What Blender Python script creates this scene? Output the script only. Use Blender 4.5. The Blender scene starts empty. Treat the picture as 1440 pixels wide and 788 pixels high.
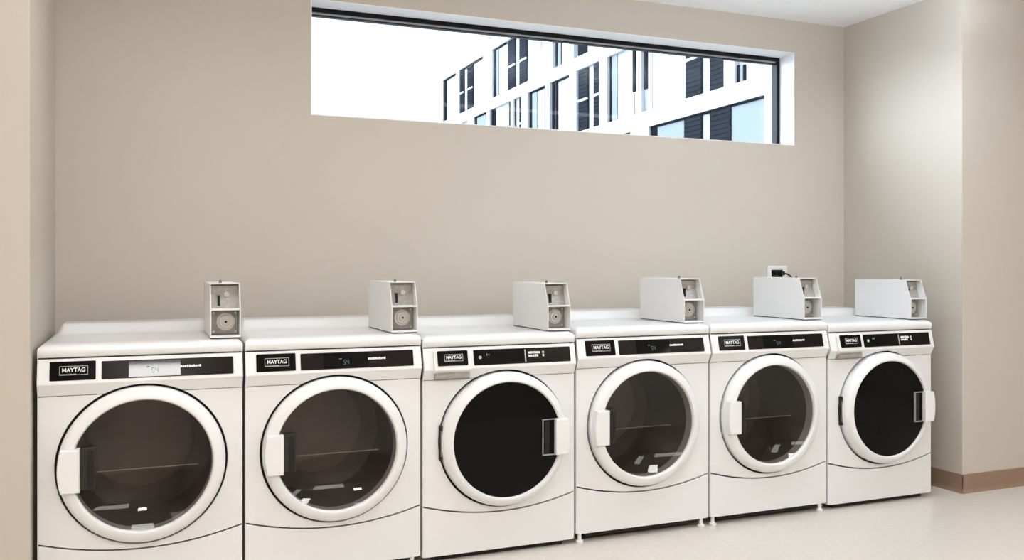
import bpy, bmesh, math, random
from mathutils import Vector, Matrix
random.seed(4)
PI = math.pi
S = bpy.context.scene
COL = S.collection

# ------------------------------------------------------------------ materials
def mat(name, col, rough=0.5, metal=0.0, spec=0.5, coat=0.0, bump=None, var=None, emit=None):
    m = bpy.data.materials.new(name); m.use_nodes = True
    nt = m.node_tree; b = nt.nodes['Principled BSDF']
    b.inputs['Base Color'].default_value = (*col, 1)
    b.inputs['Roughness'].default_value = rough
    b.inputs['Metallic'].default_value = metal
    b.inputs['Specular IOR Level'].default_value = spec
    b.inputs['Coat Weight'].default_value = coat
    b.inputs['Coat Roughness'].default_value = 0.08
    tc = None
    if bump or var:
        tc = nt.nodes.new('ShaderNodeTexCoord')
    if var:                                   # (scale, amount): slight mottling of the colour
        n = nt.nodes.new('ShaderNodeTexNoise'); n.inputs['Scale'].default_value = var[0]
        n.inputs['Detail'].default_value = 6
        nt.links.new(tc.outputs['Object'], n.inputs['Vector'])
        r = nt.nodes.new('ShaderNodeValToRGB')
        a = var[1]
        r.color_ramp.elements[0].position = .3; r.color_ramp.elements[1].position = .7
        r.color_ramp.elements[0].color = (*[c*(1-a) for c in col], 1)
        r.color_ramp.elements[1].color = (*[min(1, c*(1+a)) for c in col], 1)
        nt.links.new(n.outputs['Fac'], r.inputs['Fac'])
        nt.links.new(r.outputs['Color'], b.inputs['Base Color'])
    if bump:                                  # (scale, strength, distance)
        n2 = nt.nodes.new('ShaderNodeTexNoise'); n2.inputs['Scale'].default_value = bump[0]
        n2.inputs['Detail'].default_value = 3
        nt.links.new(tc.outputs['Object'], n2.inputs['Vector'])
        bp = nt.nodes.new('ShaderNodeBump'); bp.inputs['Strength'].default_value = bump[1]
        bp.inputs['Distance'].default_value = bump[2]
        nt.links.new(n2.outputs['Fac'], bp.inputs['Height'])
        nt.links.new(bp.outputs['Normal'], b.inputs['Normal'])
    if emit:
        b.inputs['Emission Color'].default_value = (*emit[0], 1)
        b.inputs['Emission Strength'].default_value = emit[1]
    return m

def glass_mat(name, tint, gloss_rough=0.0, boost=1.0):
    """clear or tinted pane: transparent with a fresnel reflection"""
    m = bpy.data.materials.new(name); m.use_nodes = True
    nt = m.node_tree; nt.nodes.clear()
    out = nt.nodes.new('ShaderNodeOutputMaterial')
    t = nt.nodes.new('ShaderNodeBsdfTransparent'); t.inputs['Color'].default_value = (*tint, 1)
    g = nt.nodes.new('ShaderNodeBsdfGlossy'); g.inputs['Roughness'].default_value = gloss_rough
    fr = nt.nodes.new('ShaderNodeFresnel'); fr.inputs['IOR'].default_value = 1.45
    mu = nt.nodes.new('ShaderNodeMath'); mu.operation = 'MULTIPLY'; mu.inputs[1].default_value = boost
    mx = nt.nodes.new('ShaderNodeMixShader')
    nt.links.new(fr.outputs[0], mu.inputs[0]); nt.links.new(mu.outputs[0], mx.inputs['Fac'])
    nt.links.new(t.outputs[0], mx.inputs[1]); nt.links.new(g.outputs[0], mx.inputs[2])
    nt.links.new(mx.outputs[0], out.inputs['Surface'])
    return m

M = {}
M['wall'] = mat('painted_wall', (.545, .488, .418), .75, spec=.25, bump=(220, .08, .002), var=(1.5, .015))
M['ceiling'] = mat('white_ceiling', (.93, .93, .935), .8, spec=.2, bump=(180, .06, .002))
M['floor'] = mat('speckled_vinyl', (.65, .595, .53), .32, spec=.4, var=(38, .05))
M['base'] = mat('brown_rubber_base', (.27, .175, .118), .5, spec=.35)
M['reveal'] = mat('white_reveal', (.90, .905, .91), .6, spec=.3)
M['enamel'] = mat('white_enamel', (.765, .765, .762), .28, spec=.5, coat=.3)
M['plastic'] = mat('white_plastic', (.785, .785, .78), .35, spec=.45)
M['coin'] = mat('pale_powder_coat', (.77, .77, .765), .42, spec=.4)
M['steel'] = mat('grey_steel', (.36, .335, .31), .5, metal=.25, var=(60, .14))
M['steel_dark'] = mat('dark_steel', (.16, .15, .14), .4, metal=.6)
M['black'] = mat('black_gloss_plastic', (.005, .004, .0038), .12, spec=.06)
M['screen'] = mat('black_display_lens', (.003, .003, .003), .05, spec=.16)
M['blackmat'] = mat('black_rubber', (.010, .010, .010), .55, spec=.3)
M['brownblack'] = mat('smoked_plastic', (.011, .008, .007), .2, spec=.08)
M['white_ink'] = mat('white_print', (.85, .85, .84), .5)
M['grey_ink'] = mat('grey_print', (.42, .42, .42), .5)
M['cyan'] = mat('display_digits', (.05, .12, .12), .5, emit=((.35, .75, .72), .05))
M['drum'] = mat('drum_metal', (.17, .148, .132), .5, metal=.2)
M['drumback'] = mat('drum_back_metal', (.32, .28, .25), .5, metal=.2)
M['bar'] = mat('pale_bar', (.62, .58, .54), .4, metal=.3)
M['dryglass'] = glass_mat('smoked_door_glass', (.70, .66, .635), .02)
M['washglass'] = mat('black_door_glass', (.004, .004, .004), .06, spec=.10)
M['frame'] = mat('black_window_frame', (.008, .009, .012), .4, spec=.12)
M['bead'] = mat('grey_glazing_bead', (.38, .39, .40), .5)
M['pane'] = glass_mat('window_pane_glass', (.97, .98, .985), 0, .35)
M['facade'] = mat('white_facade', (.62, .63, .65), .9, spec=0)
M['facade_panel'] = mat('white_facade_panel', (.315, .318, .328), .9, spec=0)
M['louvre'] = mat('slate_louvre', (.015, .018, .024), .8, spec=0, var=(9, .25))
M['extglass'] = mat('pale_blue_glazing', (.20, .225, .235), .3, spec=0)
M['extframe'] = mat('dark_window_edge', (.008, .009, .012), .8, spec=0)
M['vault'] = mat('dull_grey_vault', (.27, .25, .23), .5, metal=.2, var=(60, .18))
M['trim'] = mat('grey_handle_trim', (.33, .325, .32), .4)
M['pocket'] = mat('smoked_pocket_plastic', (.038, .032, .028), .35, spec=.15)
M['brass'] = mat('grey_lock', (.58, .55, .52), .35, metal=.3)

# ------------------------------------------------------------------ mesh helpers
class MB:
    def __init__(s): s.bm = bmesh.new()
    def box(s, x0, x1, y0, y1, z0, z1, bev=0, seg=2):
        b = bmesh.new()
        r = bmesh.ops.create_cube(b, size=1)
        for v in b.verts:
            v.co = Vector((x0+(v.co.x+.5)*(x1-x0), y0+(v.co.y+.5)*(y1-y0), z0+(v.co.z+.5)*(z1-z0)))
        if bev:
            bmesh.ops.bevel(b, geom=list(b.edges), offset=bev, segments=seg, profile=.5, affect='EDGES')
        s._take(b); return s
    def _take(s, b, M4=None):
        if M4 is not None: b.transform(M4)
        me = bpy.data.meshes.new('t'); b.to_mesh(me); b.free()
        s.bm.from_mesh(me); bpy.data.meshes.remove(me)
    def extrude_x(s, prof, x0, x1, bev=0, seg=2):
        """prof: list of (y,z) closed outline, pushed along x"""
        b = bmesh.new()
        a = [b.verts.new((x0, y, z)) for y, z in prof]
        c = [b.verts.new((x1, y, z)) for y, z in prof]
        n = len(prof)
        f0 = b.faces.new(a); f1 = b.faces.new(c[::-1])
        for i in range(n):
            b.faces.new((a[(i+1) % n], a[i], c[i], c[(i+1) % n]))
        bmesh.ops.recalc_face_normals(b, faces=list(b.faces))
        if bev:
            eds = [e for e in b.edges if len(e.link_faces) == 2 and (f0 in e.link_faces or f1 in e.link_faces)]
            bmesh.ops.bevel(b, geom=eds, offset=bev, segments=seg, profile=.5, affect='EDGES')
        s._take(b); return s
    def lathe(s, prof, n=96, centre=(0, 0, 0), axis='Y', closed=False):
        """prof: list of (r, h); turned about the Y (or Z) axis through centre"""
        b = bmesh.new(); rings = []
        cx, cy, cz = centre
        for r, h in prof:
            if r < 1e-6:
                rings.append([b.verts.new((0, h, 0) if axis == 'Y' else (0, 0, h))])
            else:
                rings.append([b.verts.new((r*math.cos(2*PI*k/n), h, r*math.sin(2*PI*k/n)) if axis == 'Y'
                              else (r*math.cos(2*PI*k/n), r*math.sin(2*PI*k/n), h)) for k in range(n)])
        pairs = list(zip(rings[:-1], rings[1:]))
        if closed: pairs.append((rings[-1], rings[0]))
        for A, B in pairs:
            for k in range(n):
                k2 = (k+1) % n
                if len(A) == 1 and len(B) == 1: continue
                if len(A) == 1: b.faces.new((A[0], B[k2], B[k]))
                elif len(B) == 1: b.faces.new((A[k], A[k2], B[0]))
                else: b.faces.new((A[k], A[k2], B[k2], B[k]))
        bmesh.ops.recalc_face_normals(b, faces=list(b.faces))
        s._take(b, Matrix.Translation((cx, cy, cz))); return s
    def tube(s, pts, r, n=10):
        b = bmesh.new(); rings = []
        for i, p in enumerate(pts):
            p = Vector(p)
            d = (Vector(pts[min(i+1, len(pts)-1)]) - Vector(pts[max(i-1, 0)])).normalized()
            u = d.orthogonal().normalized(); w = d.cross(u)
            rings.append([b.verts.new(p + r*(math.cos(2*PI*k/n)*u + math.sin(2*PI*k/n)*w)) for k in range(n)])
        for A, B in zip(rings[:-1], rings[1:]):
            # keep the rings aligned
            off = min(range(n), key=lambda o: sum((A[k].co-B[(k+o) % n].co).length for k in range(n)))
            B[:] = B[off:]+B[:off]
            for k in range(n):
                b.faces.new((A[k], A[(k+1) % n], B[(k+1) % n], B[k]))
        b.faces.new(rings[0][::-1]); b.faces.new(rings[-1])
        bmesh.ops.recalc_face_normals(b, faces=list(b.faces))
        s._take(b); return s
    def cut_cylinder(s, r, x, z):
        me = bpy.data.meshes.new('t'); s.bm.to_mesh(me); s.bm.free()
        a = bpy.data.objects.new('t', me); COL.objects.link(a)
        c = MB().lathe([(0, -.2), (r, -.2), (r, .2), (0, .2)], 160, (x, 0, z)).build('t', M['plastic'])
        md = a.modifiers.new('b', 'BOOLEAN'); md.operation = 'DIFFERENCE'; md.object = c; md.solver = 'EXACT'
        dg = bpy.context.evaluated_depsgraph_get(); dg.update()
        m2 = bpy.data.meshes.new_from_object(a.evaluated_get(dg)); m2.materials.clear()
        bpy.data.objects.remove(a); bpy.data.objects.remove(c)
        s.bm = bmesh.new(); s.bm.from_mesh(m2)
        for f in s.bm.faces: f.material_index = 0
        return s
    def face_room(s):
        for f in s.bm.faces:
            f.normal_update()
            if f.normal.y > 0: f.normal_flip()
        return s
    def mesh(s, me): s.bm.from_mesh(me); return s
    def move(s, M4): s.bm.transform(M4); return s
    def build(s, name, m, parent=None, smooth=True):
        me = bpy.data.meshes.new(name); s.bm.to_mesh(me); s.bm.free()
        me.materials.append(m)
        if smooth:
            me.shade_smooth()
            try: me.set_sharp_from_angle(angle=math.radians(32))
            except Exception: pass
        o = bpy.data.objects.new(name, me); COL.objects.link(o)
        if smooth:
            wn = o.modifiers.new('normals', 'WEIGHTED_NORMAL'); wn.keep_sharp = True; wn.weight = 90
        if parent is not None: o.parent = parent
        return o

def outline_panel(outlines, y0, y1, bev=.002):
    """flat board from closed (x,z) outlines (the first is outer, the rest are holes), between depths y0<y1"""
    cu = bpy.data.curves.new('t', 'CURVE'); cu.dimensions = '2D'; cu.fill_mode = 'BOTH'
    for pts in outlines:
        sp = cu.splines.new('POLY'); sp.points.add(len(pts)-1); sp.use_cyclic_u = True
        for p, (x, z) in zip(sp.points, pts): p.co = (x, z, 0, 1)
    cu.extrude = (y1-y0)/2 - bev; cu.bevel_depth = bev; cu.bevel_resolution = 2; cu.offset = -bev
    return curve_mesh(cu, Matrix.Translation((0, (y0+y1)/2, 0)) @ Matrix.Rotation(PI/2, 4, 'X'))

def curve_mesh(cu, M4):
    o = bpy.data.objects.new('t', cu); COL.objects.link(o)
    dg = bpy.context.evaluated_depsgraph_get(); dg.update()
    me = bpy.data.meshes.new_from_object(o.evaluated_get(dg))
    bpy.data.objects.remove(o); bpy.data.curves.remove(cu)
    me.transform(M4)
    b = bmesh.new(); b.from_mesh(me); bmesh.ops.remove_doubles(b, verts=list(b.verts), dist=1e-5)
    bmesh.ops.recalc_face_normals(b, faces=list(b.faces)); b.to_mesh(me); b.free()
    me.materials.clear()
    return me

def text_mesh(txt, width, height, depth=.0006, fat=.0):
    """lettering lying in the x-z plane, centred, facing -y"""
    cu = bpy.data.curves.new('t', 'FONT'); cu.body = txt; cu.size = 1; cu.extrude = 0
    cu.align_x = 'CENTER'; cu.offset = fat
    me = curve_mesh(cu, Matrix.Rotation(PI/2, 4, 'X'))
    xs = [v.co.x for v in me.vertices]; zs = [v.co.z for v in me.vertices]
    sx = width/(max(xs)-min(xs)); sz = height/(max(zs)-min(zs))
    cx, cz = (max(xs)+min(xs))/2, (max(zs)+min(zs))/2
    for v in me.vertices:
        v.co = Vector(((v.co.x-cx)*sx, 0, (v.co.z-cz)*sz))
    b = bmesh.new(); b.from_mesh(me)
    r = bmesh.ops.extrude_face_region(b, geom=list(b.faces))
    for g in r['geom']:
        if isinstance(g, bmesh.types.BMVert): g.co.y -= depth
    bmesh.ops.recalc_face_normals(b, faces=list(b.faces)); b.to_mesh(me); b.free()
    return me

def tag(o, label=None, cat=None, group=None, kind=None):
    if label: o['label'] = label
    if cat: o['category'] = cat
    if group: o['group'] = group
    if kind: o['kind'] = kind
    return o
def empty(name, loc):
    o = bpy.data.objects.new(name, None); o.empty_display_size = .1; o.location = loc
    COL.objects.link(o); return o
def copy_tree(o, parent=None):
    c = o.copy(); COL.objects.link(c)
    if parent is not None: c.parent = parent
    for ch in list(o.children): copy_tree(ch, c)
    return c
def circle(r, n=96, cx=0, cz=0):
    return [(cx+r*math.cos(2*PI*k/n), cz+r*math.sin(2*PI*k/n)) for k in range(n)]
def rrect(x0, x1, z0, z1, r, n=5):
    pts = []
    for cx, cz, a in ((x1-r, z1-r, 0), (x0+r, z1-r, PI/2), (x0+r, z0+r, PI), (x1-r, z0+r, 3*PI/2)):
        pts += [(cx+r*math.cos(a+k*PI/2/n), cz+r*math.sin(a+k*PI/2/n)) for k in range(n+1)]
    return pts

# ------------------------------------------------------------------ the room
WB, CE = .86, 2.709                     # back wall plane, ceiling height
XL, XR = -.014, 4.391                   # alcove side walls
YL, YR = -.06, -.011                    # planes of the outer walls on either side of the alcove
WX0, WX1, WZ0, WZ1 = 1.092, 4.004, 1.950, 2.515   # window opening
def struct(o): o['kind'] = 'structure'; return o

struct(MB().box(-3, 8, -6.6, 1.3, -.1, 0).build('floor', M['floor'], smooth=False))
struct(MB().box(-3, 8, -6.6, 1.3, CE, CE+.15).build('ceiling', M['ceiling'], smooth=False))
w = MB()
T = 1.12
w.box(XL-.1, XR+.1, WB, T, 0, WZ0); w.box(XL-.1, XR+.1, WB, T, WZ1, CE)
w.box(XL-.1, WX0, WB, T, WZ0, WZ1); w.box(WX1, XR+.1, WB, T, WZ0, WZ1)
struct(w.build('wall_back', M['wall'], smooth=False))
struct(MB().box(-3, XL, YL, 1.3, 0, CE).build('wall_left', M['wall'], smooth=False))
struct(MB().box(XR, 8, YR, 1.3, 0, CE).build('wall_right', M['wall'], smooth=False))
struct(MB().box(-3.1, -3, -6.6, 0, 0, CE).build('wall_far_left', M['wall'], smooth=False))
struct(MB().box(8, 8.1, -6.6, 0, 0, CE).build('wall_far_right', M['wall'], smooth=False))
struct(MB().box(-3.1, 8.1, -6.7, -6.6, 0, CE).build('wall_front', M['wall'], smooth=False))
# rubber baseboards with a small coved toe
def base_prof(h=.1, t=.006):
    return [(0, 0), (-t-.008, 0), (-t-.006, .003), (-t-.002, .012), (-t, .022), (-t, h-.004), (-t+.002, h), (0, h)]
b = MB().extrude_x(base_prof(), XR-.006, 8)
b.move(Matrix.Translation((0, YR, 0)))
b2 = MB().extrude_x(base_prof(), 0, WB-YR+.006)
b2.move(Matrix.Translation((XR, YR-.006, 0)) @ Matrix(((0, 1, 0, 0), (1, 0, 0, 0), (0, 0, 1, 0), (0, 0, 0, 1))))
me = bpy.data.meshes.new('t'); b2.bm.to_mesh(me); b.mesh(me)
bmesh.ops.recalc_face_normals(b.bm, faces=list(b.bm.faces))
struct(b.build('baseboard_right', M['base'], smooth=False))
b = MB().extrude_x(base_prof(), -3, XL); b.move(Matrix.Translation((0, YL, 0)))
struct(b.build('baseboard_left', M['base'], smooth=False))

# the building this room is in: its outside wall facing the court, and the court's ground
o = MB(); o.box(-25, 30, T, T+.15, CE, 12.5); o.box(-25, WX0-.1, T, T+.15, -3, CE); o.box(WX1+.1, 30, T, T+.15, -3, CE)
o.box(WX0-.1, WX1+.1, T, T+.15, -3, WZ0-.1); o.box(WX0-.1, WX1+.1, T, T+.15, WZ1+.1, CE)
struct(o.build('wall_outside', M['facade'], smooth=False))
struct(MB().box(-60, 60, T+.15, 90, -3.2, -3).build('ground', M['base'] if 0 else mat('court_paving', (.34, .34, .33), .8), smooth=False))
# window: white lined reveal, black frame, glazing bead, pane
win = struct(empty('window_1', ((WX0+WX1)/2, WB, WZ0)))
def wpart(mb, name, m):
    mb.move(Matrix.Translation((-(WX0+WX1)/2, -WB, -WZ0)))
    return mb.build(name, m, win)
FY = .99                                # room-side face of the frame
rv = MB(); t = .004
rv.box(WX0, WX1, WB-.001, FY, WZ1-t, WZ1); rv.box(WX0, WX1, WB-.001, FY, WZ0, WZ0+t)
rv.box(WX0, WX0+t, WB-.001, FY, WZ0+t, WZ1-t); rv.box(WX1-t, WX1, WB-.001, FY, WZ0+t, WZ1-t)
wpart(rv, 'window_reveal', M['reveal'])
fr = MB(); fw, fd = .026, .05
fr.box(WX0, WX1, FY, FY+fd, WZ1-fw, WZ1, .002); fr.box(WX0, WX1, FY, FY+fd, WZ0, WZ0+fw, .002)
fr.box(WX0, WX0+fw, FY, FY+fd, WZ0+fw, WZ1-fw, .002); fr.box(WX1-fw, WX1, FY, FY+fd, WZ0+fw, WZ1-fw, .002)
wpart(fr, 'window_frame', M['frame'])
bd = MB(); a, c = fw, fw+.011
bd.box(WX0+a, WX1-a, FY+.012, FY+.04, WZ1-c, WZ1-a)
wpart(bd, 'glazing_bead', M['bead'])
gk = MB(); d = c+.006
gk.box(WX0+a, WX1-a, FY+.010, FY+.042, WZ1-d, WZ1-c)
wpart(gk, 'glazing_gasket', M['frame'])
pn = MB().box(WX0+.01, WX1-.01, FY+.024, FY+.030, WZ0+.01, WZ1-.01)
wpart(pn, 'window_pane', M['pane'])

# ------------------------------------------------------------------ machines
HX = .344                                # half width
ZC = .498                                # height of the door centre
def arc_z(x): return .192 + .050*(x/.341)**2

def fascia_at(z):                        # y of the sloping fascia face at height z
    return -.002 - (0.888-z)/(0.888-.803)*.020
TILT = math.atan2(.020, .085)
def on_fascia(mb, x, z, lift):           # place a piece modelled around the origin (facing -y) on the fascia
    n = Vector((0, -math.cos(TILT), math.sin(TILT)))
    p = Vector((x, fascia_at(z), z)) + n*lift
    mb.move(Matrix.Translation(p) @ Matrix.Rotation(-TILT, 4, 'X'))
    return mb
def slab(w_, h_, d_, bev=.0015, r=.004):
    return MB().mesh(outline_panel([rrect(-w_/2, w_/2, -h_/2, h_/2, r)], -d_, .006, bev))

def legend(rows, w_, h_, n):
    """rows of tiny unreadable print"""
    mb = MB()
    for k in range(rows):
        z1 = h_/2 - k*(h_/rows); z0 = z1 - h_/rows*.78
        cw = w_/n
        for i in range(n):
            if rows == 2 and k == 1 and i in (n-3, n-2): continue
            if i == 6 and rows == 2: continue
            x0 = -w_/2 + i*cw
            mb.box(x0, x0+cw*.82, -.0006, 0, z0+random.choice((0, 0, .001)), z1-random.choice((0, .001, .0015)))
    return mb

def digit(mb, ch, x, h_=.017, w_=.009):
    seg = {'4': 'bcfg', '5': 'acdfg'}[ch]; t = .0016
    R = {'a': (0, w_, h_-t, h_), 'd': (0, w_, 0, t), 'g': (0, w_, h_/2-t/2, h_/2+t/2),
         'b': (w_-t, w_, h_/2, h_), 'c': (w_-t, w_, 0, h_/2), 'f': (0, t, h_/2, h_), 'e': (0, t, 0, h_/2)}
    for k in seg:
        a = R[k]; mb.box(x+a[0], x+a[1], -.0006, 0, a[2]-h_/2, a[3]-h_/2)

def make_machine(washer):
    XC = .013 if washer else 0.0             # the washer's door sits a little to the right
    root = empty('front_load_washer' if washer else 'front_load_dryer', (0, 0, 0))
    # sheet-metal cabinet: sides, back and bottom pan
    c = MB()
    for s in (-1, 1):
        x0, x1 = sorted((s*HX, s*(HX-.003)))
        c.box(x0, x1, .002, .66, .032, .893)
    c.box(-HX+.003, HX-.003, .655, .66, .032, .893); c.box(-HX+.003, HX-.003, .03, .655, .032, .036)
    c.build('cabinet', M['enamel'], root)
    # top with rounded front lip and a raised ledge along the rear
    base = [(.0, .893), (-.004, .899), (-.006, .908), (-.006, .918), (-.002, .926), (.006, .932), (.018, .9365), (.035, .939), (.06, .940), (.12, .940),
            (.30, .940), (.435, .940), (.455, .945), (.472, .956), (.488, .969), (.502, .979), (.52, .983), (.655, .983),
            (.664, .977), (.666, .945), (.666, .893)]
    xs = [HX+.001, HX-.002, HX-.008, HX-.016, HX-.023, HX-.029, HX-.036, HX-.042, HX-.049, .15]
    ks = [0, 0, 0, 0, .10, .42, .80, .96, 1, 1]
    caps = [.922, .9275, .9335, .9385, 2, 2, 2, 2, 2, 2]
    xs = [-x for x in xs]+[0]+xs[::-1]; ks = ks+[1]+ks[::-1]; caps = caps+[2]+caps[::-1]
    bm = bmesh.new(); rows = []
    for x, k, cap in zip(xs, ks, caps):
        edge = abs(x) > HX
        row = []
        for y, z in base:
            zz = z if y < .44 else .940+(z-.940)*k
            if y > .65: zz = z if k == 1 else (.893 if z < .9 else min(z, .940+.043*k))
            zz = min(zz, cap)
            if edge: y = max(y, -.002)
            row.append(bm.verts.new((x, y, zz)))
        rows.append(row)
    for A, B in zip(rows[:-1], rows[1:]):
        n = len(A)
        for i in range(n): bm.faces.new((A[i], A[(i+1) % n], B[(i+1) % n], B[i]))
    bm.faces.new(rows[0]); bm.faces.new(rows[-1][::-1])
    bmesh.ops.recalc_face_normals(bm, faces=list(bm.faces))
    t = MB(); t._take(bm); t.build('top_panel', M['enamel'], root)
    # sloping control fascia
    prof = [(.03, .8875), (.002, .8875), (-.002, .8855), (-.0215, .804), (-.022, .800), (-.0205, .796), (-.017, .793),
            (-.006, .770), (.0, .758), (.03, .758)]
    MB().extrude_x(prof, -HX, HX, .002).cut_cylinder(.2910, XC, ZC).build('control_fascia', M['plastic'], root)
    # front with the round door opening, curved bottom edge
    n = 40
    HR = .2910; zt = .7555; aa = math.asin((zt-ZC)/HR)
    out = [(-.341+.682*k/n, arc_z(-.341+.682*k/n)) for k in range(n+1)] + [(.341, zt)] + \
          [(XC+HR*math.cos(aa-(PI+2*aa)*k/120), ZC+HR*math.sin(aa-(PI+2*aa)*k/120)) for k in range(121)] + [(-.341, zt)]
    MB().mesh(outline_panel([out], .0, .014, .0015)).build('front_panel', M['enamel'], root)
    out = [(.341-.682*k/n, arc_z(.341-.682*k/n)-.006) for k in range(n+1)] + \
          [(-.341+.008*(1-math.cos(a)), .030+.008*(1-math.sin(a))) for a in [PI/2*j/4 for j in range(5)]] + \
          [(.341-.008*(1-math.cos(a)), .030+.008*(1-math.sin(a))) for a in [PI/2*j/4 for j in range(4, -1, -1)]]
    MB().mesh(outline_panel([out], .0, .014, .002)).build('toe_panel', M['enamel'], root)
    MB().box(-.295, .295, .021, .58, .008, .034, .002).build('shade_plinth', M['blackmat'], root)  # black block put in for the shade under the cabinet
    # levelling feet
    for x in (-.322, .312):
        for y in ((.085 if washer else .013), .60):
            MB().lathe([(0, 0), (.017, 0), (.018, .003), (.017, .009), (.010, .013), (.009, .016), (.009, .04), (0, .04)],
                       20, (x, y, 0), 'Z').build('foot', M['plastic'], root)
    # dark gasket behind the door gap
    MB().lathe([(.262, .019), (.298, .019), (.298, .024), (.262, .024)], 96, (XC, 0, ZC), closed=True).build('door_gasket', M['blackmat'], root)
    # door: ring > glass, handle, pocket, hinge
    sgn = 1 if washer else -1
    if washer:
        prof = [(.241, .018), (.281, .018), (.2825, -.006), (.282, -.020), (.280, -.031), (.275, -.041), (.267, -.050), (.258, -.0560),
                (.250, -.0585), (.245, -.0580), (.2415, -.054), (.240, -.045), (.239, .018)]
    else:
        prof = [(.236, .018), (.281, .018), (.2825, -.004), (.282, -.013), (.280, -.022), (.275, -.031), (.266, -.038), (.254, -.0430),
                (.245, -.045), (.240, -.044), (.2365, -.040), (.235, -.033), (.234, .018)]
    door = MB().lathe(prof, 128, (XC, 0, ZC), closed=True).build('door', M['plastic'], root)
    if washer:
        gp = [(.241, -.048)] + [(r, -.048-.014*(1-(r/.241)**2)) for r in (.22, .19, .15, .1, .05)] + [(0, -.062)]
        MB().lathe(gp, 96, (XC, 0, ZC)).build('door_glass', M['washglass'], door)
    else:
        R = .50; e = math.sqrt(R*R-.236**2)
        gp = [(r, -.028 + math.sqrt(R*R-r*r)-e) for r in (.236, .225, .205, .18, .15, .12, .09, .06, .03)] + [(0, -.028+R-e)]
        MB().lathe(gp, 96, (XC, 0, ZC)).face_room().build('door_glass', M['dryglass'], door)
    hz = .076; rr = .277 if washer else .279
    a0 = math.asin(hz/rr)
    arc = [(rr*math.cos(a0-2*a0*k/12), ZC+rr*math.sin(a0-2*a0*k/12)) for k in range(13)]
    xin = .208
    hout = arc + [(xin, ZC-hz), (xin, ZC+hz)]
    hout = [(XC+sgn*x, z) for x, z in hout]
    yo = -.080 if washer else -.060
    h = MB().mesh(outline_panel([hout], yo, .0, .005))
    h.build('door_handle', M['plastic'], door)
    x0, x1 = sorted((XC+sgn*.212, XC+sgn*.158))
    p = MB().mesh(outline_panel([rrect(x0, x1, ZC-hz+.001, ZC+hz-.001, .004)], -.0575 if washer else -.024, -.004, .003))
    pk = p.build('handle_pocket', M['pocket'] if not washer else M['black'], door)
    x0, x1 = sorted((XC+sgn*.186, XC+sgn*.163))
    MB().box(x0, x1, (-.0587 if washer else -.0252), -.015, ZC-hz+.006, ZC+hz-.010, .001).build('finger_slot', M['blackmat'], pk)
    if washer:
        ct = [(.212, ZC+hz), (.152, ZC+hz), (.152, ZC-hz), (.212, ZC-hz), (.212, ZC-hz+.004), (.1542, ZC-hz+.004), (.1542, ZC+hz-.002), (.212, ZC+hz-.002)]
        ct = [(XC+x, z) for x, z in ct]
        MB().mesh(outline_panel([ct], -.067, -.04, .0006)).build('handle_trim', M['trim'], door)
        hg = MB().box(XC-.2895, XC-.2765, -.0165, .010, ZC-.072, ZC+.072, .003).build('door_hinge', M['blackmat'], door)
        MB().box(XC-.2850, XC-.2815, -.0180, -.012, ZC-.055, ZC+.050, .001).build('hinge_pin', M['steel'], hg)
    else:
        # drum seen through the smoked glass
        d = MB().lathe([(.250, .024), (.262, .03), (.265, .07), (.265, .42), (.20, .425), (0, .425)], 64, (XC, 0, ZC)).build('drum', M['drum'], root)
        MB().lathe([(0, .405), (.185, .405), (.20, .412), (.20, .422)], 64, (XC-.01, 0, ZC+.02)).build('drum_back', M['drumback'], d)
        MB().box(XC-.17, XC+.19, .075, .085, ZC-.036, ZC-.033, .001).build('pale_bar', M['bar'], d)  # thin pale bar just behind the door glass
    # maker's badge
    bx, bz, bw, bh = -.2315, .8455, .147, .068
    if washer:
        bx, bz, bw, bh = -.224, .8435, .130, .062
        dr = MB().extrude_x([(.02, .876), (-.012, .876), (-.016, .873), (-.036, .806), (-.0365, .800), (-.033, .795), (-.024, .794),
                             (-.022, .786), (.02, .776)], -.3035, -.1425, .003)
        dr = dr.build('dispenser_drawer', M['plastic'], root)
        MB().extrude_x([(.0, .788), (-.024, .788), (-.030, .778), (-.028, .766), (-.02, .760), (0, .757)], -.298, -.150, .002).build('drawer_grip', M['steel'], dr)
        lift = .0155
    else:
        lift = .0
    bg = on_fascia(slab(bw, bh, .002), bx, bz, lift).build('badge', M['black'], root)
    on_fascia(MB().mesh(text_mesh('MAYTAG', bw*.50, bh*.22, .0006, .02)), bx+.003, bz+.003, lift+.0022).build('badge_lettering', M['white_ink'], bg)
    f = MB(); fw_, fh_ = bw*.31, bh*.235; tt = .0018
    f.box(-fw_, fw_, -.0006, 0, fh_-tt, fh_); f.box(-fw_, fw_*.15, -.0006, 0, -fh_, -fh_+tt*2)
    f.box(fw_*.15, fw_, -.0006, 0, -fh_, -fh_+tt)
    f.box(-fw_, -fw_+tt, -.0006, 0, -fh_, fh_); f.box(fw_-tt, fw_, -.0006, 0, -fh_, fh_)
    on_fascia(f, bx+.003, bz+.001, lift+.0022).build('badge_border', M['grey_ink'], bg)
    # control display strip
    x0, x1 = (-.1395, .3105) if not washer else (-.128, .318)
    dx, dz, dw, dh = (x0+x1)/2, .8435, x1-x0, .065
    dp = on_fascia(slab(dw, dh, .002), dx, dz, 0).build('display_panel', M['brownblack'], root)
    sx = x0 + (.085 if not washer else .0)
    sw = .175 if not washer else .225
    on_fascia(MB().mesh(outline_panel([rrect(-sw/2, sw/2, -dh*.46, dh*.46, .003)], -.0008, .001, .0003)), sx+sw/2+.004, dz, .0021).build('display_screen', M['screen'], dp)
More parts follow.
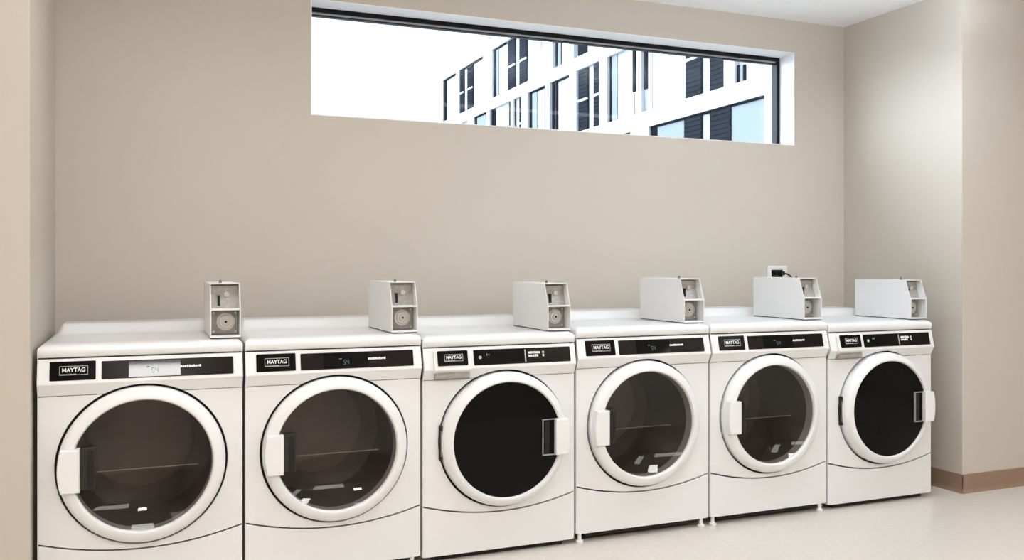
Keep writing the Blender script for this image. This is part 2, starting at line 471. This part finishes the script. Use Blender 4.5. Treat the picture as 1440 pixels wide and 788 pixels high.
    if not washer:
        g = MB(); digit(g, '5', -.010); digit(g, '4', .003); g.box(-.026, -.016, -.0006, 0, .011, .015)
        on_fascia(g, x0+.175, dz-.007, .0032).build('display_digits', M['cyan'], dp)
        on_fascia(legend(1, .072, .011, 10), x0+.30, dz+.002, .0024).build('printed_legend', M['white_ink'], dp)
    else:
        on_fascia(legend(2, .075, .026, 8), x0+.285, dz+.004, .0024).build('printed_legend', M['white_ink'], dp)
        k = MB().lathe([(0, -.0008), (.007, -.0008), (.007, 0)], 20)
        on_fascia(k, x0+.028, dz, .0030).build('dial_mark', M['grey_ink'], dp)
        for q in (.059, .068): on_fascia(MB().box(-.001, .001, -.0008, 0, -.004, .004), x0+q, dz+.010, .0030).build('tick_mark', M['grey_ink'], dp)
        on_fascia(MB().box(-.0025, .0025, -.0006, 0, -.026, .026), x0+.233, dz, .0024).build('panel_glare', M['grey_ink'], dp)  # pale bar painted as a glare streak on the display
    return root

PITCH = .698
dryer = make_machine(False)
washer = make_machine(True)
plan = [('d', .003, 'white front-load dryer against the left wall, leftmost of the row, smoked door glass'),
        ('d', .003, 'white dryer, second from the left wall, between the leftmost dryer and a black-glass washer'),
        ('w', -.008, 'white washer with black door glass standing in the middle of the row between two dryers'),
        ('d', .009, 'white dryer directly right of the middle black-glass washer, smoked door glass'),
        ('d', .008, 'white dryer in front of the wall outlet, just left of the end washer'),
        ('w', -.006, 'white washer with black door glass at the right end, beside the brown baseboard')]
used = set()
machines = []
for i, (k, dz, lab) in enumerate(plan):
    proto = dryer if k == 'd' else washer
    if k in used: o = copy_tree(proto)
    else: o = proto; used.add(k)
    o.location = (i*PITCH+.346, 0, dz)
    tag(o, lab, 'dryer' if k == 'd' else 'washing machine', 'dryers in the laundry row' if k == 'd' else 'washers in the laundry row')
    for ch in o.children:
        if ch.name.startswith('foot'): ch.location.z = -dz
    machines.append(o)

# ------------------------------------------------------------------ coin boxes
def make_coin_box():
    root = empty('coin_box', (0, 0, 0))
    W2, H, D, rec, mid = .055, .208, .40, .045, .110
    side = [(0, 0), (0, mid), (.004, mid+.006), (.034, H-.012), (.036, H-.003), (.040, H), (D, H), (D, 0)]
    h = MB(); t = .0035
    h.extrude_x(side, -W2, -W2+t, .0008); h.extrude_x(side, W2-t, W2, .0008)
    h.box(-W2+t, W2-t, .036, D, H-t, H); h.box(-W2+t, W2-t, .0, D, 0, .010)
    h.box(-W2+t, W2-t, D-t, D, .010, H-t)
    h.box(-W2+t, W2-t, .004, rec+.045, mid-.004, mid+.002)
    for p_ in h.bm.verts:
        if p_.co.z < .004: p_.co.z += .003
    h.build('housing', M['coin'], root)
    MB().box(-W2+.002, W2-.002, .003, D-.002, 0, .0034).build('shadow_strip', M['blackmat'], root)  # black strip stands in for the shadow line beneath the housing
    u = MB().extrude_x([(rec+.000, mid+.002), (rec+.036, H-t), (rec+.08, H-t), (rec+.08, mid+.002)], -W2+t, W2-t)
    u.box(-W2+t+.002, W2-t-.002, rec+.020, rec+.05, H-.044, H-.010, .001)
    up = u.build('coin_plate', M['steel'], root)
    MB().box(-.026, -.018, rec-.003, rec+.03, mid+.012, mid+.052, .001).build('coin_slot', M['blackmat'], up)
    MB().lathe([(0, 0), (.010, 0), (.010, .02), (0, .02)], 20, (.008, rec+.012, mid+.055)).build('coin_return', M['brass'], up)
    MB().box(-.034, -.010, rec-.001, rec+.03, mid+.006, mid+.010).build('slot_lip', M['brass'], up)
    v = MB().box(-W2+t+.003, W2-t-.003, rec+.012, rec+.10, .012, mid-.006, .002)
    v.box(-W2+t, W2-t, rec+.03, rec+.11, .010, mid-.004)
    vault = v.build('coin_vault', M['vault'], root)
    lk = MB().lathe([(.0, .0), (.012, .0), (.013, .003), (.013, .006), (.017, .006), (.018, .003), (.024, .003), (.025, .006),
                     (.025, .01), (.029, .01), (.030, .007), (.033, .007), (.034, .014)], 40, (.004, rec+.001, .060))
    lock = lk.build('vault_lock', M['brass'], vault)
    MB().lathe([(0, 0), (.0045, 0), (.0045, .006)], 20, (.004, rec-.002, .060)).build('keyhole', M['blackmat'], lock)
    for x, z in ((-.040, .022), (.040, .022), (-.040, .094), (.040, .094)):
        MB().lathe([(0, 0), (.004, 0), (.005, .003), (.005, .004)], 14, (x, rec+.008, z)).build('screw', M['brass'], vault)
    MB().lathe([(.006, 0), (.006, .004), (.004, .008), (.004, .012), (0, .013)], 16, (-.012, .11, H), 'Z').build('top_pin', M['steel_dark'], root)
    return root
cb = make_coin_box()
cx = [.577, .577, .577, .577, .577, .580]
clab = ['white coin box on top of the leftmost dryer, facing straight ahead',
        'white coin box on top of the second dryer from the left wall',
        'white coin box on top of the middle black-glass washer',
        'white coin box on the dryer right of the middle washer',
        'white coin box on the fifth machine, in front of the wall outlet',
        'white coin box on the end washer beside the right alcove wall']
for i in range(6):
    o = cb if i == 0 else copy_tree(cb)
    o.location = (i*PITCH+cx[i]+.055, .028, .9408+plan[i][1])
    tag(o, clab[i], 'coin box', 'coin boxes on the machines')

# ------------------------------------------------------------------ wall outlet with plugs
ol = empty('wall_outlet', (3.872, WB, 1.157))
MB().mesh(outline_panel([rrect(-.073, .073, -.06, .06, .006), rrect(-.044, .040, -.036, .036, .003)], -.007, 0, .002)).build('cover_plate', M['plastic'], ol)
MB().box(-.044, .040, -.004, 0, -.036, .036).build('receptacle', M['blackmat'], ol)
for x in (-.024, .020):
    s = MB().box(x-.016, x+.016, -.008, -.003, -.032, .032, .002)
    s.build('socket_face', M['brownblack'], ol)
tag(ol, 'white outlet cover plate with black sockets on the back wall', 'outlet')
def plug(x, z, pts, lab):
    p = empty('power_plug', (x, WB-.008, z))
    MB().box(-.013, .013, -.030, 0, -.012, .012, .004).build('plug_body', M['blackmat'], p)
    MB().tube(pts, .005).build('cord', M['blackmat'], p)
    tag(p, lab, 'plug')
def bez(P0, P1, P2, P3, n=14):
    r = []
    for k in range(n+1):
        t = k/n; u = 1-t
        r.append(tuple(u**3*a+3*u*u*t*b_+3*u*t*t*c_+t**3*d_ for a, b_, c_, d_ in zip(P0, P1, P2, P3)))
    return r
plug(3.892, 1.172, bez((0, -.025, 0), (.03, -.06, .0), (.05, -.05, -.03), (.085, -.03, -.10)), 'black plug in the outlet with its cord running down to the right')
plug(3.848, 1.150, bez((0, -.025, 0), (.0, -.06, -.01), (.01, -.05, -.05), (.012, -.03, -.12)), 'black plug in the outlet with its cord hanging straight down')

# ------------------------------------------------------------------ office building across the court
bl = empty('office_building', (17, 33, 0))
tag(bl, 'white modern building outside the window with slate louvres and pale glazing', 'building')
def bpart(mb, name, m):
    mb.move(Matrix.Translation((-17, -33, 0))); return mb.build(name, m, bl, smooth=False)
XF = 17.0
Y0, Y1 = 14.0, 48.94
ROOF = 12.72
bands = [(11.0+1.43, ROOF), (9.36, 9.90), (6.19, 6.77), (3.0, 3.6)]
# body set back behind the grid of bands and piers
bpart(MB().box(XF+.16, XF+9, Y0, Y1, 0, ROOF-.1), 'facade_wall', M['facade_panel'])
for z0, z1 in bands:
    bpart(MB().box(XF, XF+.18, Y0, Y1, z0, z1), 'floor_band', M['facade'])
bpart(MB().box(XF-.02, XF+9, Y0, Y1, ROOF-.1, ROOF), 'roof_edge', M['facade'])
levels = {'A': (9.90, 12.43), 'B': (6.77, 9.36), 'C': (3.6, 6.19)}
def pier(l, ya, yb): z = levels[l]; bpart(MB().box(XF+.005, XF+.18, min(ya, yb), max(ya, yb), z[0], z[1]), 'pier', M['facade'])
for ya, yb in ((48.94, 48.05), (45.58, 45.05), (41.09, 39.72), (33.45, 32.3), (31.3, 30.2)): pier('A', ya, yb)
for ya, yb in ((43.58, 42.6), (40.5, 40.12), (36.28+.9, 36.85), (35.84, 35.07), (33.05, 32.6), (30.6, 29.95), (27.88, 27.25), (19.65, 19.13), (24.95, 24.66)): pier('B', ya, yb)
for ya, yb in ((25.45, 24.17), (17.57, 16.4)): pier('C', ya, yb)
def louvre(l, ya, yb, tr=None):
    z0, z1 = levels[l]; ya, yb = sorted((ya, yb))
    f = MB().box(XF+.10, XF+.165, ya, yb, z0+.02, z1-.02)
    n = 16
    for k in range(n):
        z = z0+.05+(z1-z0-.1)*k/n
        f.box(XF+.075, XF+.10, ya+.02, yb-.02, z, z+(z1-z0)/n*.55)
    o = bpart(f, 'louvre_panel', M['louvre'])
    if tr:
        r = MB().box(XF+.05, XF+.11, ya, yb, tr-.04, tr+.05); r.move(Matrix.Translation((-17, -33, 0)))
        r.build('transom', M['facade'], o, smooth=False)
for a in ((45.05, 44.43), (43.83, 42.95), (37.75, 36.83), (36.28, 35.4)): louvre('A', *a, 11.08)
for a in ((37.59, 36.83), (36.28, 35.84), (29.9, 29.06), (28.54, 27.88), (21.92, 21.0), (20.53, 19.65)): louvre('B', *a, 8.06)
for a in ((22.0, 21.0), (20.53, 19.43)): louvre('C', *a)
def strip(l, ya, yb, name, m, z0=None, z1=None, d=.06):
    a, b_ = levels[l]; ya, yb = sorted((ya, yb))
    bpart(MB().box(XF+.165-d, XF+.17, ya, yb, a if z0 is None else z0, b_ if z1 is None else z1), name, m)
G, E_ = M['extglass'], M['extframe']
for a in ((48.05, 47.68), (41.3, 41.09), (39.72, 39.45)): strip('A', *a, 'window_jamb', E_)
strip('A', 39.45, 39.11, 'window_glass', G, d=.03)
strip('A', 33.75, 33.58, 'window_jamb', E_, 11.1)
strip('A', 32.19, 31.98, 'window_jamb', E_, 10.0); strip('A', 31.98, 31.64, 'window_glass', G, 10.0, d=.03); strip('A', 31.64, 31.43, 'window_jamb', E_, 10.0)
strip('A', 29.99, 29.2, 'window_glass', E_, 10.0)
for a in ((43.92, 43.62), (42.58, 42.40), (40.88, 40.58), (40.06, 39.85), (39.72, 39.55), (35.07, 34.83), (33.32, 33.13), (32.55, 32.34), (32.19, 32.01), (27.21, 27.10)):
    strip('B', *a, 'window_jamb', E_)
for a in ((42.3, 40.9), (34.83, 34.28), (27.10, 26.67)): strip('B', *a, 'window_glass', G, d=.03)
strip('B', 25.45, 25.28, 'window_jamb', E_, 7.67); strip('B', 24.63, 24.44, 'window_jamb', E_, 7.62)
for y in (25.38, 24.57, 24.14): strip('B', y, y+.05, 'panel_joint', M['bead'], None, None if y < 24.3 else 7.6, .03)
strip('B', 19.13, 19.03, 'window_jamb', E_, None, 7.34); strip('B', 19.03, 18.83, 'window_glass', G, None, 7.32, .03); strip('B', 18.83, 18.74, 'window_jamb', E_, None, 7.30)
strip('C', 26.3, 25.45, 'window_jamb', E_); strip('C', 24.17, 23.75, 'window_jamb', E_); strip('C', 17.77, 17.57, 'window_jamb', E_)
strip('C', 23.75, 22.02, 'window_glass', G, d=.03); strip('C', 19.43, 17.77, 'window_glass', G, d=.03)
# shadow-gap flashings along the band edges
for (ya, yb, z) in ((29.2, 19.6, 6.785), (19.1, 15.5, 6.785)):
    ya, yb = sorted((ya, yb)); bpart(MB().box(XF+.10, XF+.17, ya, yb, z-.015, z+.02), 'flashing', E_)
for (ya, yb, z) in ((24.1, 15.5, 6.17), (35.0, 33.1, 9.34), (42.5, 40.6, 9.34), (32.3, 30.8, 9.34), (47.9, 45.7, 12.41), (45.0, 41.1, 12.41), (39.7, 38.0, 12.41)):
    ya, yb = sorted((ya, yb)); bpart(MB().box(XF+.08, XF+.17, ya, yb, z-.05, z+.02), 'soffit_line', E_)

# ------------------------------------------------------------------ light
wd = bpy.data.worlds.new('sky'); S.world = wd; wd.use_nodes = True
nt = wd.node_tree; bgn = nt.nodes['Background']
bgn.inputs['Color'].default_value = (.74, .87, 1.0, 1)
# overcast sky with the hidden sun brightening one low part of it
tc = nt.nodes.new('ShaderNodeTexCoord')
dt = nt.nodes.new('ShaderNodeVectorMath'); dt.operation = 'DOT_PRODUCT'
gd = Vector((-.80, .58, .20)).normalized(); dt.inputs[1].default_value = gd
nt.links.new(tc.outputs['Generated'], dt.inputs[0])
mr = nt.nodes.new('ShaderNodeMapRange'); mr.interpolation_type = 'SMOOTHSTEP'
mr.inputs['From Min'].default_value = .62; mr.inputs['From Max'].default_value = .98
mr.inputs['To Min'].default_value = 1.5; mr.inputs['To Max'].default_value = 15.5
nt.links.new(dt.outputs['Value'], mr.inputs['Value'])
nt.links.new(mr.outputs['Result'], bgn.inputs['Strength'])

def lamp(name, x, y, z, sx, sy, watts, col=(1, .985, .965), up=False):
    l = bpy.data.lights.new(name, 'AREA'); l.shape = 'RECTANGLE'; l.size = sx; l.size_y = sy
    l.energy = watts; l.color = col
    o = bpy.data.objects.new(name, l); COL.objects.link(o); o.location = (x, y, z)
    if up: o.rotation_euler = (PI, 0, 0)
    return o
Z = CE-.02
lamp('lamp_and_fill', .40, -2.9, Z, 1.0, 1.0, 36)
lamp('lamp_and_fill', .43, -5.08, Z, .56, .40, 44)
lamp('lamp_and_fill', -1.6, -3.4, Z, .9, 1.5, 10)  # unseen fill light added to lift the left side
lamp('lamp_and_fill', -2.0, -1.4, Z, .9, .9, 20)  # fill light added for the surfaces that face left
lamp('lamp_and_fill', 4.3, -3.7, Z, .8, .8, 48)
lamp('lamp_and_fill', 3.0, -5.9, Z, 3.0, .8, 45)
lamp('lamp_and_fill', 6.4, -5.0, Z, .9, 1.5, 22)
# unseen fill lights added over the alcove front to brighten ceiling and walls
lamp('alcove_fill', 3.3, -.60, 2.42, 1.8, .15, 40, (.72, .86, 1), True)
lamp('alcove_fill', .75, -.60, 2.42, 1.2, .15, 17, (.95, .97, 1), True)
lamp('alcove_fill', 3.2, -.60, 2.38, 2.0, .15, 5, (.85, .93, 1))

# ------------------------------------------------------------------ camera
cam = bpy.data.cameras.new('camera'); co = bpy.data.objects.new('camera', cam); COL.objects.link(co)
FPX, TH, YH = 1252.6, .3901, 373.13
cam.sensor_width = 36; cam.lens = 36*FPX/1440
cam.shift_y = -(394-YH)/1440
cam.clip_start = .02; cam.clip_end = 500
co.location = (.352, -3.502, 1.221); co.rotation_euler = (PI/2, 0, -TH)
S.camera = co
vs = S.view_settings
S.display_settings.display_device = 'sRGB'
vs.view_transform = 'Standard'; vs.look = 'None'; vs.exposure = .16; vs.gamma = 1; vs.use_curve_mapping = False
